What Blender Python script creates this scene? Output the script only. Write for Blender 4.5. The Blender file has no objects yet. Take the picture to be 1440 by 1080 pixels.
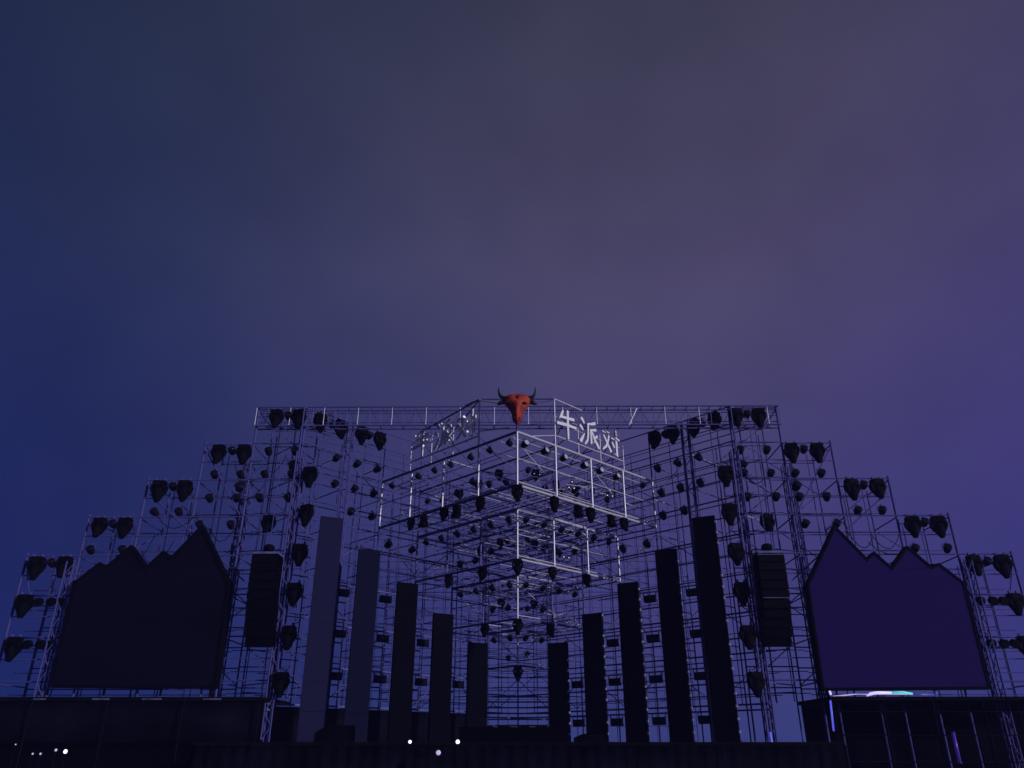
import bpy, bmesh, math, random
from mathutils import Vector, Matrix, Quaternion
R = math.radians
random.seed(7)
sc = bpy.context.scene
C = sc.collection

# ------------------------------------------------------------------ camera
cam_d = bpy.data.cameras.new("camera"); cam = bpy.data.objects.new("camera", cam_d); C.objects.link(cam)
cam.location = (0, 0, 1.6)
cam.rotation_euler = (R(90 + 25.3), 0, R(0.41))
cam_d.sensor_width = 36; cam_d.lens = 27.03
cam_d.clip_end = 3000
sc.camera = cam

# ------------------------------------------------------------------ world: overcast night sky, town glow to the right
w = bpy.data.worlds.new("World"); sc.world = w; w.use_nodes = True
nt = w.node_tree; nt.nodes.clear()
def N(t, **k):
    n = nt.nodes.new(t)
    for a, b in k.items(): setattr(n, a, b)
    return n
tc = N('ShaderNodeTexCoord'); sx = N('ShaderNodeSeparateXYZ'); nt.links.new(tc.outputs['Generated'], sx.inputs[0])
ma = N('ShaderNodeMath', operation='MULTIPLY_ADD'); ma.inputs[1].default_value = .5; ma.inputs[2].default_value = .5
nz1 = N('ShaderNodeTexNoise'); nz1.inputs['Scale'].default_value = 2.2; nz1.inputs['Detail'].default_value = 3.0; nz1.inputs['Roughness'].default_value = .5
nt.links.new(tc.outputs['Generated'], nz1.inputs['Vector'])
wob = N('ShaderNodeMath', operation='MULTIPLY_ADD'); wob.inputs[1].default_value = .22; wob.inputs[2].default_value = -.11
nt.links.new(nz1.outputs[0], wob.inputs[0])
addx = N('ShaderNodeMath', operation='ADD'); nt.links.new(sx.outputs[0], addx.inputs[0]); nt.links.new(wob.outputs[0], addx.inputs[1])
nt.links.new(addx.outputs[0], ma.inputs[0])
def ramp(stops, src):
    r = N('ShaderNodeValToRGB'); e = r.color_ramp.elements
    while len(e) < len(stops): e.new(.5)
    for el, (p, c) in zip(e, stops): el.position = p; el.color = (*c, 1)
    nt.links.new(src, r.inputs[0]); return r
az = ramp([(.0, (.011, .018, .070)), (.225, (.0135, .022, .086)), (.33, (.024, .031, .102)), (.43, (.042, .044, .126)), (.52, (.057, .052, .138)),
           (.66, (.063, .055, .143)), (.78, (.054, .046, .152)), (1., (.045, .040, .145))], ma.outputs[0])
mz = N('ShaderNodeMath', operation='MULTIPLY_ADD'); mz.inputs[1].default_value = .5; mz.inputs[2].default_value = .5
nt.links.new(sx.outputs[2], mz.inputs[0])
el = ramp([(.49, (.3, .35, .45)), (.505, (.60, .86, 1.30)), (.56, (.72, .80, 1.22)), (.63, (.82, .84, 1.14)), (.70, (.95, .95, 1.02)), (.77, (1.05, 1.04, .90)), (.84, (.90, .93, .71)), (.90, (.64, .74, .52)), (1., (.50, .64, .40))], mz.outputs[0])
mul = N('ShaderNodeMix', data_type='RGBA', blend_type='MULTIPLY'); mul.inputs[0].default_value = 1
nt.links.new(az.outputs[0], mul.inputs[6]); nt.links.new(el.outputs[0], mul.inputs[7])
nz2 = N('ShaderNodeTexNoise'); nz2.inputs['Scale'].default_value = 5.0; nz2.inputs['Detail'].default_value = 5.0
nt.links.new(tc.outputs['Generated'], nz2.inputs['Vector'])
cl = ramp([(.25, (.85, .86, .89)), (.48, (.98, .98, .99)), (.75, (1.11, 1.10, 1.07))], nz2.outputs[0])
mul2 = N('ShaderNodeMix', data_type='RGBA', blend_type='MULTIPLY'); mul2.inputs[0].default_value = 1
nt.links.new(mul.outputs[2], mul2.inputs[6]); nt.links.new(cl.outputs[0], mul2.inputs[7])
bg = N('ShaderNodeBackground'); bg.inputs[1].default_value = 1.08
nt.links.new(mul2.outputs[2], bg.inputs[0])
wo = N('ShaderNodeOutputWorld'); nt.links.new(bg.outputs[0], wo.inputs[0])

# ------------------------------------------------------------------ the one sun: low cool moonlike light from the right front
sd = bpy.data.lights.new("moon", 'SUN'); sd.energy = 2.1; sd.angle = R(0.5); sd.color = (.86, .84, 1.0)
so = bpy.data.objects.new("moon", sd); C.objects.link(so)
d = Vector((-.79, .61, -.24)).normalized()
so.rotation_euler = d.to_track_quat('-Z', 'Y').to_euler()
sc.view_settings.view_transform = 'Standard'; sc.view_settings.look = 'None'
sc.view_settings.exposure = 0; sc.view_settings.gamma = 1; sc.view_settings.use_curve_mapping = False

# ------------------------------------------------------------------ materials
def mat(name, col, rough=.5, metal=0., var=.25, scale=6., emit=None, es=0., bump=0., spec=.5):
    m = bpy.data.materials.new(name); m.use_nodes = True
    t = m.node_tree; b = t.nodes['Principled BSDF']
    b.inputs['Specular IOR Level'].default_value = spec; b.inputs['Roughness'].default_value = rough; b.inputs['Metallic'].default_value = metal
    no = t.nodes.new('ShaderNodeTexNoise'); no.inputs['Scale'].default_value = scale; no.inputs['Detail'].default_value = 4
    tcn = t.nodes.new('ShaderNodeTexCoord'); t.links.new(tcn.outputs['Object'], no.inputs['Vector'])
    rp = t.nodes.new('ShaderNodeValToRGB'); e = rp.color_ramp.elements
    e[0].position = .3; e[1].position = .72
    e[0].color = (*[c * (1 - var) for c in col], 1); e[1].color = (*[min(1, c * (1 + var)) for c in col], 1)
    t.links.new(no.outputs[0], rp.inputs[0]); t.links.new(rp.outputs[0], b.inputs['Base Color'])
    if bump:
        bn = t.nodes.new('ShaderNodeBump'); bn.inputs['Strength'].default_value = bump; bn.inputs['Distance'].default_value = .02
        t.links.new(no.outputs[0], bn.inputs['Height']); t.links.new(bn.outputs[0], b.inputs['Normal'])
    if emit:
        b.inputs['Emission Color'].default_value = (*emit, 1); b.inputs['Emission Strength'].default_value = es
    return m
M = dict(
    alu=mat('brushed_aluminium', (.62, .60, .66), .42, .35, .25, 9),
    galv=mat('galvanised_steel_and_shaded_alu', (.12, .115, .30), .6, .0, .4, 7, spec=.2),  # also stands for canopy aluminium on its shaded left side
    steel=mat('scaffold_steel_ambient_blue', (.080, .074, .25), .7, .0, .4, 7, spec=.08),  # blue of the ambient night light put into the base colour
    black=mat('black_fixture_casing', (.0016, .0016, .002), .75, 0, .3, 12, bump=.1, spec=.05),
    black2=mat('black_cabinet_paint', (.0008, .0008, .001), .8, 0, .3, 20, bump=.2, spec=.02),
    lens=mat('frosted_lens', (.46, .47, .50), .25, 0, .1, 5),
    dlens=mat('dark_lens_glass', (.006, .006, .010), .12, 0, .2, 5, spec=.3),
    led=mat('unlit_led_face', (.0016, .0016, .003), .8, 0, .35, .8, spec=.03),
    led_veil=mat('led_face_blue_veil', (.0016, .0016, .004), .8, 0, .35, .8, spec=.03, emit=(.22, .21, .90), es=.030),  # blue lens veil put into the dark face as a glow
    led_weak_veil=mat('led_face_weak_blue_veil', (.0016, .0016, .004), .8, 0, .35, .8, spec=.03, emit=(.18, .21, .90), es=.016),  # weaker veil on the next column, also put in as emission
    led_side=mat('led_cabinet_side', (.004, .004, .005), .8, 0, .3, 4, spec=.05),
    scr_l=mat('unlit_screen_face', (.0036, .0034, .011), .8, 0, .35, .6, spec=.05),
    scr_r=mat('screen_face_violet_flare', (.003, .0025, .008), .8, 0, .25, 1.2, emit=(.14, .065, 1.0), es=.036, spec=.05),  # violet lens flare over the screen put in as emission
    frame=mat('black_screen_frame', (.0025, .0022, .004), .8, 0, .3, 3, spec=.04),
    drape=mat('dark_navy_stage_drape', (.008, .010, .020), .95, 0, .6, .7, bump=.2, spec=.04),
    deck=mat('stage_deck_ply', (.004, .004, .0045), .9, 0, .35, 3, spec=.04),
    fascia=mat('patchy_deck_edge', (.10, .10, .17), .7, 0, .7, 2.5, spec=.2),  # patchy grey-blue, paler than the deck
    red=mat('red_painted_bull', (.38, .040, .015), .6, 0, .6, 4, bump=.3, spec=.2),
    horn=mat('dark_horn', (.008, .009, .009), .5, 0, .4, 8, spec=.3),
    letter=mat('white_sign_letter', (.78, .78, .80), .45, 0, .08, 3),
    glint_bead=mat('white_glint_glow', (.8, .8, .85), .3, 0, .05, 3, emit=(.92, .90, 1.0), es=.7),  # glints put in as small glowing beads
    warm=mat('lit_work_lamp_lens', (.8, .8, .85), .3, 0, .05, 3, emit=(.90, .92, 1.0), es=1.3),
    lilac=mat('lit_lilac_lens', (.6, .5, .7), .3, 0, .05, 3, emit=(.62, .48, .80), es=.6),
    blue_tube=mat('lit_blue_tube', (.1, .1, .6), .3, 0, .05, 3, emit=(.10, .12, .85), es=.8),
    violet_tube=mat('dim_violet_tube', (.1, .05, .4), .3, 0, .05, 3, emit=(.10, .03, .55), es=.12),
    white_strip=mat('lit_white_strip', (.7, .7, .8), .3, 0, .05, 3, emit=(.62, .55, 1.0), es=.85),
    cyan_strip=mat('lit_cyan_strip', (.2, .6, .7), .3, 0, .05, 3, emit=(.10, .62, .66), es=.75),
    dimblue_strip=mat('dim_blue_strip', (.1, .1, .4), .3, 0, .05, 3, emit=(.07, .08, .45), es=.3),
    stand=mat('matt_black_steel', (.004, .004, .006), .8, 0, .3, 9, spec=.04),
    lamp=mat('small_lamp_casing', (.006, .006, .018), .7, 0, .3, 12, spec=.08),
    cable=mat('black_cable', (.006, .006, .012), .6, 0, .2, 9, spec=.2),
    ground=mat('trodden_dark_field', (.035, .032, .026), .95, 0, .5, .6, bump=.5),
    bark=mat('tree_bark', (.05, .04, .03), .9, 0, .4, 5),
    leaf=mat('dark_leaves', (.012, .018, .010), .8, 0, .4, 2, spec=.1),
)

# ------------------------------------------------------------------ mesh helpers
def box(bm, x0, x1, y0, y1, z0, z1, top=None):
    """axis box; top=(sx,sy) scales the top face about its centre"""
    cx, cy = (x0 + x1) / 2, (y0 + y1) / 2
    tx, ty = top or (1, 1)
    vs = [bm.verts.new(p) for p in ((x0, y0, z0), (x1, y0, z0), (x1, y1, z0), (x0, y1, z0))]
    vs += [bm.verts.new((cx + (p[0] - cx) * tx, cy + (p[1] - cy) * ty, z1)) for p in ((x0, y0), (x1, y0), (x1, y1), (x0, y1))]
    for f in ((3, 2, 1, 0), (4, 5, 6, 7), (0, 1, 5, 4), (1, 2, 6, 5), (2, 3, 7, 6), (3, 0, 4, 7)):
        bm.faces.new([vs[i] for i in f])
def lathe(bm, prof, n=14, axis=None, at=(0, 0, 0)):
    """prof: [(t, r)] along axis"""
    q = Vector((0, 0, 1)).rotation_difference(Vector(axis)) if axis else Quaternion()
    rings = []
    for t, r in prof:
        rings.append([bm.verts.new(q @ Vector((r * math.cos(2 * math.pi * k / n), r * math.sin(2 * math.pi * k / n), t)) + Vector(at)) for k in range(n)])
    for a, b in zip(rings, rings[1:]):
        for k in range(n):
            f = bm.faces.new((a[k], a[(k + 1) % n], b[(k + 1) % n], b[k])); f.smooth = True
    bm.faces.new(list(reversed(rings[0]))); bm.faces.new(rings[-1])
def tube(bm, pts, rad, n=8):
    pts = [Vector(p) for p in pts]
    rads = rad if isinstance(rad, (list, tuple)) else [rad] * len(pts)
    rings = []; ref = None
    for i, p in enumerate(pts):
        t = (pts[min(i + 1, len(pts) - 1)] - pts[max(i - 1, 0)]).normalized()
        if ref is None: ref = t.orthogonal().normalized()
        ref = (ref - t * ref.dot(t)).normalized(); s = t.cross(ref)
        rings.append([bm.verts.new(p + (ref * math.cos(2 * math.pi * k / n) + s * math.sin(2 * math.pi * k / n)) * rads[i]) for k in range(n)])
    for a, b in zip(rings, rings[1:]):
        for k in range(n):
            f = bm.faces.new((a[k], a[(k + 1) % n], b[(k + 1) % n], b[k])); f.smooth = True
    bm.faces.new(list(reversed(rings[0]))); bm.faces.new(rings[-1])
def mesh(name, fn, m):
    bm = bmesh.new(); fn(bm)
    bmesh.ops.recalc_face_normals(bm, faces=bm.faces)
    me = bpy.data.meshes.new(name); bm.to_mesh(me); bm.free(); me.materials.append(m); return me
def link(name, me, parent=None, loc=(0, 0, 0), rot=None):
    o = bpy.data.objects.new(name, me); C.objects.link(o)
    if parent: o.parent = parent
    o.location = loc
    if rot is not None: o.rotation_euler = rot
    return o
def thing(name, label, cat, loc=(0, 0, 0), rotz=0, group=None):
    o = bpy.data.objects.new(name, None); C.objects.link(o); o.empty_display_size = .1
    o.location = loc; o.rotation_euler = (0, 0, rotz); o['label'] = label; o['category'] = cat
    if group: o['group'] = group
    return o
_pole = {}
def pole(name, p, q, r, m, parent):
    """a straight tube between two world points, one object sharing a unit mesh"""
    key = (m, )
    if key not in _pole:
        _pole[key] = mesh('pole_' + m, lambda bm: lathe(bm, [(0, 1), (1, 1)], 8), M[m])
    p = Vector(p); q = Vector(q); dv = q - p
    o = link(name, _pole[key], parent)
    o.location = p - (parent.location if parent.type == 'EMPTY' else Vector())
    o.rotation_mode = 'QUATERNION'; o.rotation_quaternion = Vector((0, 0, 1)).rotation_difference(dv.normalized())
    o.scale = (r, r, dv.length); return o
ORD = ['first', 'second', 'third', 'fourth', 'fifth', 'sixth', 'seventh', 'eighth', 'ninth', 'tenth']
SIDES = ((-1, 'left'), (1, 'right'))

# ------------------------------------------------------------------ ground
def g(bm):
    n = 24
    for i in range(n + 1):
        for j in range(n + 1):
            x = -1500 + 3000 * i / n; y = -1500 + 3000 * j / n
            bm.verts.new((x, y, 0))
    bm.verts.ensure_lookup_table()
    for i in range(n):
        for j in range(n):
            a = i * (n + 1) + j
            bm.faces.new((bm.verts[a], bm.verts[a + n + 1], bm.verts[a + n + 2], bm.verts[a + 1]))
go = link('ground', mesh('ground', g, M['ground'])); go['kind'] = 'structure'

# ------------------------------------------------------------------ stage platforms
def curtain(bm, p, q, z0, z1, amp=.07, step=.12, wav=.42, seed=0):
    rr = random.Random(seed); p = Vector(p); q = Vector(q); L = (q - p).length; n = max(4, int(L / step)); dv = (q - p) / n
    nn = Vector((-dv.y, dv.x)).normalized(); prev = None; ph = rr.random() * 6; zs = [z0, z0 + (z1 - z0) * .55, z1]
    for i in range(n + 1):
        b = p + dv * i; s = i * step
        off = math.sin(s * 2 * math.pi / wav + ph + 1.2 * math.sin(s * .9)) * amp
        col = [bm.verts.new((b.x + nn.x * off * k, b.y + nn.y * off * k, z)) for z, k in zip(zs, (1.25, .9, .3))]
        if prev:
            for k in range(2):
                f = bm.faces.new((prev[k], col[k], col[k + 1], prev[k + 1])); f.smooth = True
        prev = col
    bmesh.ops.solidify(bm, geom=bm.faces[:], thickness=.012)
st = thing('stage_platform', 'low black main stage platform in front of the scaffold arch', 'stage', (0, 26, 0))
for i in range(8):
    x0 = -10 + i * 2.5
    link('deck_panel', mesh('deck_panel', lambda bm: box(bm, x0 + .006, x0 + 2.494, 0, 13.9, 1.62, 1.75), M['deck']), st)
link('front_skirt', mesh('front_skirt', lambda bm: curtain(bm, (-10, -.03), (10, -.03), .02, 1.66, seed=3), M['drape']), st)
for i in range(9):
    pole('leg', (-9.8 + i * 2.45, 26.6, 0), (-9.8 + i * 2.45, 26.6, 1.615), .04, 'steel', st)
for s, sn in SIDES:
    wp = thing('wing_platform', f'raised dark platform below the jagged {sn} screen', 'platform', (s * 15.2, 30, 0))
    x0, x1 = (-3.95, 5.2)
    a, b = (x0, x1) if s > 0 else (-x1, -x0)
    if s < 0: b = 6.0
    nb = 5
    for i in range(nb):
        u0 = a + (b - a) * i / nb; u1 = a + (b - a) * (i + 1) / nb
        link('deck_panel', mesh('deck_panel', lambda bm: box(bm, u0 + .008, u1 - .008, 0, 3.6, 3.13, 3.26), M['deck']), wp)
        if s < 0:
            e0 = u0 + random.random() * .9; link('edge_trim', mesh('edge_trim', lambda bm: box(bm, e0, e0 + .4 + random.random() * .6, -.035, -.004, 3.16, 3.21), M['fascia']), wp)
    if s < 0:
        link('drape', mesh('drape', lambda bm: curtain(bm, (a, .12), (b, .12), 1.75, 3.12, .02, .2, 1.3, seed=4), M['drape']), wp)
        link('lower_drape', mesh('lower_drape', lambda bm: curtain(bm, (a, .5), (b, .5), .02, 1.85, .04, .2, 1.1, seed=14), M['frame']), wp)
    else:
        link('back_drape', mesh('back_drape', lambda bm: curtain(bm, (a, 3.2), (b, 3.2), .02, 3.12, .03, .2, 1.1, seed=6), M['frame']), wp)
        for z in (1.15, 2.0, 2.75):
            pole('rail', (15.2 + a, 30.0, z), (15.2 + b, 30.0, z + random.uniform(-.03, .03)), .022, 'stand', wp)
    for i in range(5 if s < 0 else 11):
        u = a + .1 + (b - a - .2) * i / (4 if s < 0 else 10)
        yy = 29.9 if s < 0 else 30.05 + 2.4 * (i % 2)
        pole('leg', (s * 15.2 + u, yy, 0), (s * 15.2 + u, yy, 3.12), .03, 'stand', wp)
# drape round the left funnel, dark masking
ld = link('masking_drape', mesh('masking_drape', lambda bm: curtain(bm, (-9.1, 30.75), (-1.6, 38.25), 1.75, 2.98, .05, .12, .5, seed=44), M['drape']))
ld['label'] = 'long dark drape hanging below the walkway behind the left columns'; ld['category'] = 'drape'
# riser steps at the apex
rs = thing('stage_steps', 'open stair of thin pale treads at the back of the stage centre', 'steps', (0, 36.4, 1.75))
for i in range(6):
    zt = .72 + .25 * i
    link('tread', mesh('tread', lambda bm: box(bm, -1.5, 1.5, .3 * i, .3 * i + .2, zt - .035, zt + .02), M['fascia' if i == 0 else 'galv']), rs)
for x in (-1.53, 0, 1.53):
    pole('stringer', (x, 36.35, 2.35), (x, 38.1, 3.85), .03, 'steel', rs)
    pole('post', (x, 36.5, 1.76), (x, 36.5, 4.4), .026, 'steel', rs)
for z in (3.6, 4.0, 4.4):
    pole('hand_rail', (-1.53, 36.5, z), (1.53, 36.5, z), .022, 'steel', rs)

# ------------------------------------------------------------------ wing scaffolds
WX = [9.3, 11.4, 13.5, 15.65, 17.8, 19.95]
WT = [15.1, 13.45, 11.85, 10.25, 8.65]
YF, YB = 31.15, 33.3
def cable_curve(bm, a, b, sag, r=.018, n=10):
    a = Vector(a); b = Vector(b)
    tube(bm, [a.lerp(b, i / n) + Vector((0, 0, -sag * 4 * (i / n) * (1 - i / n))) for i in range(n + 1)], r, 6)
for s, sn in SIDES:
    ws = thing('wing_scaffold', f'dark stepped scaffold of the {sn} wing rising toward the centre', 'scaffold', (s * 14.6, 32.2, 0))
    for i, x in enumerate(WX):
        top = WT[max(0, i - 1)] if i else 15.1
        for y in (YF, YB):
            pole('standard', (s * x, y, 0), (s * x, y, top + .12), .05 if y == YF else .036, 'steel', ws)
        if i < 5:
            xm = (x + WX[i + 1]) / 2
            pole('standard', (s * xm, YB, 3.2), (s * xm, YB, WT[i]), .026, 'steel', ws)
    for i in range(5):
        x0, x1, zt = WX[i], WX[i + 1], WT[i]
        z = zt; k = 0
        while z > 3.1:
            pole('ledger', (s * x0, YF - .05, z), (s * x1, YF - .05, z), .028 if k % 2 == 0 else .02, 'steel', ws)
            pole('ledger', (s * x0, YB + .05, z - .12), (s * x1, YB + .05, z - .12), .026, 'steel', ws)
            if k % 2 == 0:
                pole('transom', (s * x1, YF, z - .06), (s * x1, YB, z - .06), .026, 'steel', ws)
            z -= .8; k += 1
        for q in (.33, .67):
            xq = x0 + (x1 - x0) * q
            pole('standard', (s * xq, (YF + YB) / 2, 3.2), (s * xq, (YF + YB) / 2, zt - .1), .02, 'steel', ws)
        z = zt - .4
        while z > 3.4:
            pole('thin_ledger', (s * x0, (YF + YB) / 2, z), (s * x1, (YF + YB) / 2, z), .016, 'steel', ws); z -= .8
        z = zt; k = i
        while z > 4.5:
            xa, xb = (x0, x1) if k % 2 else (x1, x0)
            pole('diagonal_brace', (s * xa, YB + .1, z), (s * xb, YB + .1, z - 1.6), .022, 'galv' if (k + i) % 3 == 0 else 'steel', ws)
            z -= 1.6; k += 1
        pole('guard_rail', (s * x0, YF - .05, zt - .35), (s * x1, YF - .05, zt - .35), .02, 'steel', ws)
    pole('diagonal_brace', (s * 15.4, 31.0, 11.2), (s * 10.9, 31.0, 7.6), .028, 'steel', ws)
    pole('diagonal_brace', (s * 13.4, 31.02, 13.2), (s * 11.5, 31.02, 10.3), .026, 'steel', ws)
    pole('diagonal_brace', (s * 19.7, 31.0, 8.0), (s * 19.2, 31.0, 6.6), .026, 'steel', ws)
    for j in range(7):
        xa = 9.5 + random.random() * 6.5; za = WT[min(4, int((xa - 9.3) / 2.15))]
        za -= 2.0 + random.random() * 2.5; xb = xa + .5 + random.random() * 1.3
        link('cable', mesh('cable', lambda bm: cable_curve(bm, (s * xa - s * 14.6, YF - 32.28, za), (s * xb - s * 14.6, YF - 32.28, za - random.random() * .8), .25 + random.random() * .5), M['cable']), ws)

# ------------------------------------------------------------------ funnel scaffolds (45 degree walls)
A = 40.1; BAY = 1.55
for s, sn in SIDES:
    fs = thing('funnel_scaffold', f'tall diagonal scaffold wall behind the {sn} row of black columns', 'scaffold', (s * 4.6, 36.5, 0))
    for n in range(7):
        X = 9.3 - BAY * n
        if s > 0 or X > .01:
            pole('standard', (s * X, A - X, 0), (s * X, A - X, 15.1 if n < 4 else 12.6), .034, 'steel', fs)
        X2 = X + 1.55
        if n < 7: pole('standard', (s * X2, A + 3.1 - X2 + .02, 0), (s * X2, A + 3.1 - X2 + .02, 14.3), .03, 'steel', fs)
        if n < 6:
            xm = X - BAY / 2
            pole('standard', (s * xm, A - xm + .06, 3.1), (s * xm, A - xm + .06, 14.3 if n < 3 else 8.0), .018, 'steel', fs)
            z = 15.05; k = 0
            while z > 2.7:
                if not (n > 3 and z > 12.7):
                    pole('ledger', (s * X, A - X - .04, z), (s * (X - BAY), A - X + BAY - .04, z), .03 if k % 2 == 0 else .022, 'steel', fs)
                    if k % 2 == 0: pole('ledger', (s * X2, A + 3.1 - X2, z - .3), (s * (X2 - BAY), A + 3.1 - X2 + BAY, z - .3), .026, 'steel', fs)
                if k % 2 == 0 and z < 14: pole('transom', (s * X, A - X, z - .05), (s * X2, A + 3.1 - X2, z - .05), .024, 'alu' if (n + k) % 3 == 0 and z > 9 else 'galv', fs)
                z -= .8; k += 1
            for k, z in enumerate((13.4, 10.2, 7.0, 4.6)):
                xa, xb = (X, X - BAY) if (k + n) % 2 else (X - BAY, X)
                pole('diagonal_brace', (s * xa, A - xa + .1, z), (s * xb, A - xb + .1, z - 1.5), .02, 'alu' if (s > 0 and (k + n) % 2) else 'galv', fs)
            z = 14.6
            while z > 2.9:
                pole('thin_ledger', (s * (X + .77), A + 1.57 - X - .77, z), (s * (X + .77 - BAY), A + 1.57 - X - .77 + BAY, z), .016, 'steel', fs); z -= .8
            pole('standard', (s * (X + .4), A + 1.6 - X - .4, 2.8), (s * (X + .4), A + 1.6 - X - .4, 14.4), .018, 'steel', fs)
            # walkway edge boards at deck height
            for z in (2.86, 3.06):
                bd = link('edge_board', mesh('edge_board', lambda bm: box(bm, -1.05, 1.05, -.02, .02, -.03, .03), M['galv']), fs)
                bd.location = Vector((s * (X - BAY / 2), A - X + BAY / 2 - .16, z)) - fs.location
                bd.rotation_euler = (0, 0, -s * R(45))
            # catwalk tray above each strobe
            for z in (7.72, 6.08, 4.46):
                if n in (1, 2, 3, 4) and z < 10.6 - n * .9:
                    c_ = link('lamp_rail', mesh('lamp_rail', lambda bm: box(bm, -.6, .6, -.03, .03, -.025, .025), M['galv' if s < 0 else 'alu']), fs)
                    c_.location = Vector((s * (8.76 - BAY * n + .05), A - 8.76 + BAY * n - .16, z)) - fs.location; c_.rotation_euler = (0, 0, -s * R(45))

# ------------------------------------------------------------------ rear scaffold closing the back of the arch
rw = thing('rear_scaffold', 'faint open scaffold wall closing the back of the stage behind everything', 'scaffold', (0, 43.6, 0))
for i in range(37):
    x = -9.27 + .515 * i
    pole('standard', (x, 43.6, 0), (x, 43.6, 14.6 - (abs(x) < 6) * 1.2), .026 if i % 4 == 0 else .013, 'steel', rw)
for i in range(9):
    x = -9.27 + 2.06 * i
    for k in range(26):
        z = 2.6 + .425 * k
        pole('ledger', (x, 43.57, z), (x + 2.06, 43.57, z), .022 if k % 4 == 0 else .012, 'steel', rw)
    for k in range(3):
        z = 3.45 + 3.4 * k
        pole('diagonal_brace', (x + (2.06 if (i + k) % 2 else 0), 43.64, z), (x + (0 if (i + k) % 2 else 2.06), 43.64, z + 1.7), .018, 'galv', rw)
# ------------------------------------------------------------------ canopy tiers: stacked corner boxes stepping back
TZ = [(12.65, 10.5), (10.44, 8.42), (8.36, 6.56), (6.5, 4.95)]
for k, (zt, zb) in enumerate(TZ):
    n = 4 - k; c0 = A - 2 * BAY * n
    tn = ['topmost and widest', 'second', 'third', 'lowest and smallest'][k]
    ct = thing('canopy_tier', f'{tn} aluminium corner frame of the hanging stepped canopy', 'truss frame', (0, c0, zb))
    P = lambda i, j, z: ((i - j) * BAY, c0 + (i + j) * BAY, z)
    th = 1.0 - k * .08
    for i in range(n + 1):
        for j in range(n + 1):
            face = (i == 0 or j == 0)
            pole('standard', P(i, j, zb), P(i, j, zt), (.046 if face else .026) * th, ('alu' if k == 0 or (j == 0 and k == 1) or i == j else 'galv') if face else 'steel', ct)  # left face uprights duller below the top tier: shade put into the material
            for z, nm in ((zt, 'ledger'), ((zt + zb) / 2, 'mid_ledger'), (zb, 'ledger')):
                mid = nm == 'mid_ledger'
                if i < n:
                    r = .055 if (j == 0 and not mid) else (.03 if not mid else .02)
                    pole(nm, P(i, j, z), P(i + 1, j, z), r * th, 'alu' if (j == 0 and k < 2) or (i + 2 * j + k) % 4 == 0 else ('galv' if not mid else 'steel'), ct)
                if j < n:
                    r = .055 if (i == 0 and not mid) else (.03 if not mid else .02)
                    pole(nm, P(i, j, z), P(i, j + 1, z), r * th, 'galv' if i == 0 else 'steel', ct)  # left face runs get the duller metal, painting in their shaded side
            if i < n and j == 0 and n > 1:
                h = (i + .45)
                pole('diagonal_brace', (P(i, .12, zt - .1)), P(i + .8, .12, (zt + zb) / 2 - .1) if i % 2 == 0 else P(i + .5, .8, zt - .9), .02, 'alu', ct)
            if j < n and i == 0 and n > 1 and j % 2 == 0:
                pole('diagonal_brace', P(.15, j + .9, zt - .15), P(.15, j + .25, zb + .9), .02, 'alu', ct)
            if 0 < i < n and 0 < j < n:
                pole('diagonal_brace', P(i, j, zb + .05), P(i + .9, j, zt - .3), .018, 'galv', ct)
    for h in [q + .5 for q in range(n)]:
        for z in (zb - .03, zt - .05):
            pole('purlin', P(0, h, z), P(n, h, z), .015, 'alu' if h < 1 else 'galv', ct)
            pole('purlin', P(h, 0, z - .03), P(h, n, z - .03), .015, 'steel', ct)
    rr = random.Random(60 + k)
    for i in range(n):
        for j in range(n):
            for q in range(9):
                a_, b_ = i + rr.random(), j + rr.random(); ln = rr.uniform(.5, 1.1)
                z0 = rr.uniform(zb + .1, zt - .1); z1 = z0 + rr.choice((0, 0, rr.uniform(-.9, .9))); z1 = min(max(z1, zb + .05), zt - .05)
                ax = (min(n, a_ + ln), b_) if q < 3 or rr.random() < .4 else (a_, min(n, b_ + ln))
                pole('cross_tube', P(a_, b_, z0), P(ax[0], ax[1], z1), .015, 'alu' if q < 3 else 'steel', ct)
            pole('drop_tube', P(i + .5, j + .5, zb), P(i + .5, j + .5, zt), .016, 'steel', ct)
    # double rail just under the top and bottom right-hand edges
    pole('edge_rail', P(0, 0, zb + .14), P(n, 0, zb + .14), .028 * th, 'alu', ct)
    pole('edge_rail', P(.1, .12, zt - .16), P(n, .12, zt - .16), .02 * th, 'alu', ct)
    for q in range(n * 2):
        pole('hanging_rod', P(q * .5 + .25, .06, zb), P(q * .5 + .25, .06, zb + .5), .012, 'galv', ct)

# ------------------------------------------------------------------ top truss
tt = thing('top_truss', 'long straight box truss spanning the top of both wings', 'truss', (0, 31.2, 14.2))
TX = 11.45
for y, z in ((31.0, 15.16), (31.42, 15.16), (31.0, 14.28), (31.42, 14.28)):
    pole('chord', (-TX, y, z), (TX, y, z), .036, 'steel', tt)
nn = 46
for i in range(nn + 1):
    x = -TX + 2 * TX * i / nn
    pole('rung', (x, 31.0, 14.28), (x, 31.0, 15.16), .016, 'alu' if i % 3 == 0 else 'galv', tt)
    pole('cross_rung', (x, 31.0, 15.16), (x, 31.42, 15.16), .016, 'steel', tt)
    if i % 2: pole('cross_rung', (x, 31.0, 14.28), (x, 31.42, 14.28), .016, 'steel', tt)
    if i < nn:
        za, zb_ = (14.28, 15.16) if i % 2 else (15.16, 14.28)
        pole('lacing', (x, 31.42, za), (x + 2 * TX / nn, 31.42, zb_), .012, 'steel', tt)
for z in (14.5, 14.94): pole('chord', (-TX, 31.21, z), (TX, 31.21, z), .02, 'steel', tt)
pole('lacing', (4.85, 30.97, 14.25), (5.25, 30.97, 15.05), .03, 'alu', tt)

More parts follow.
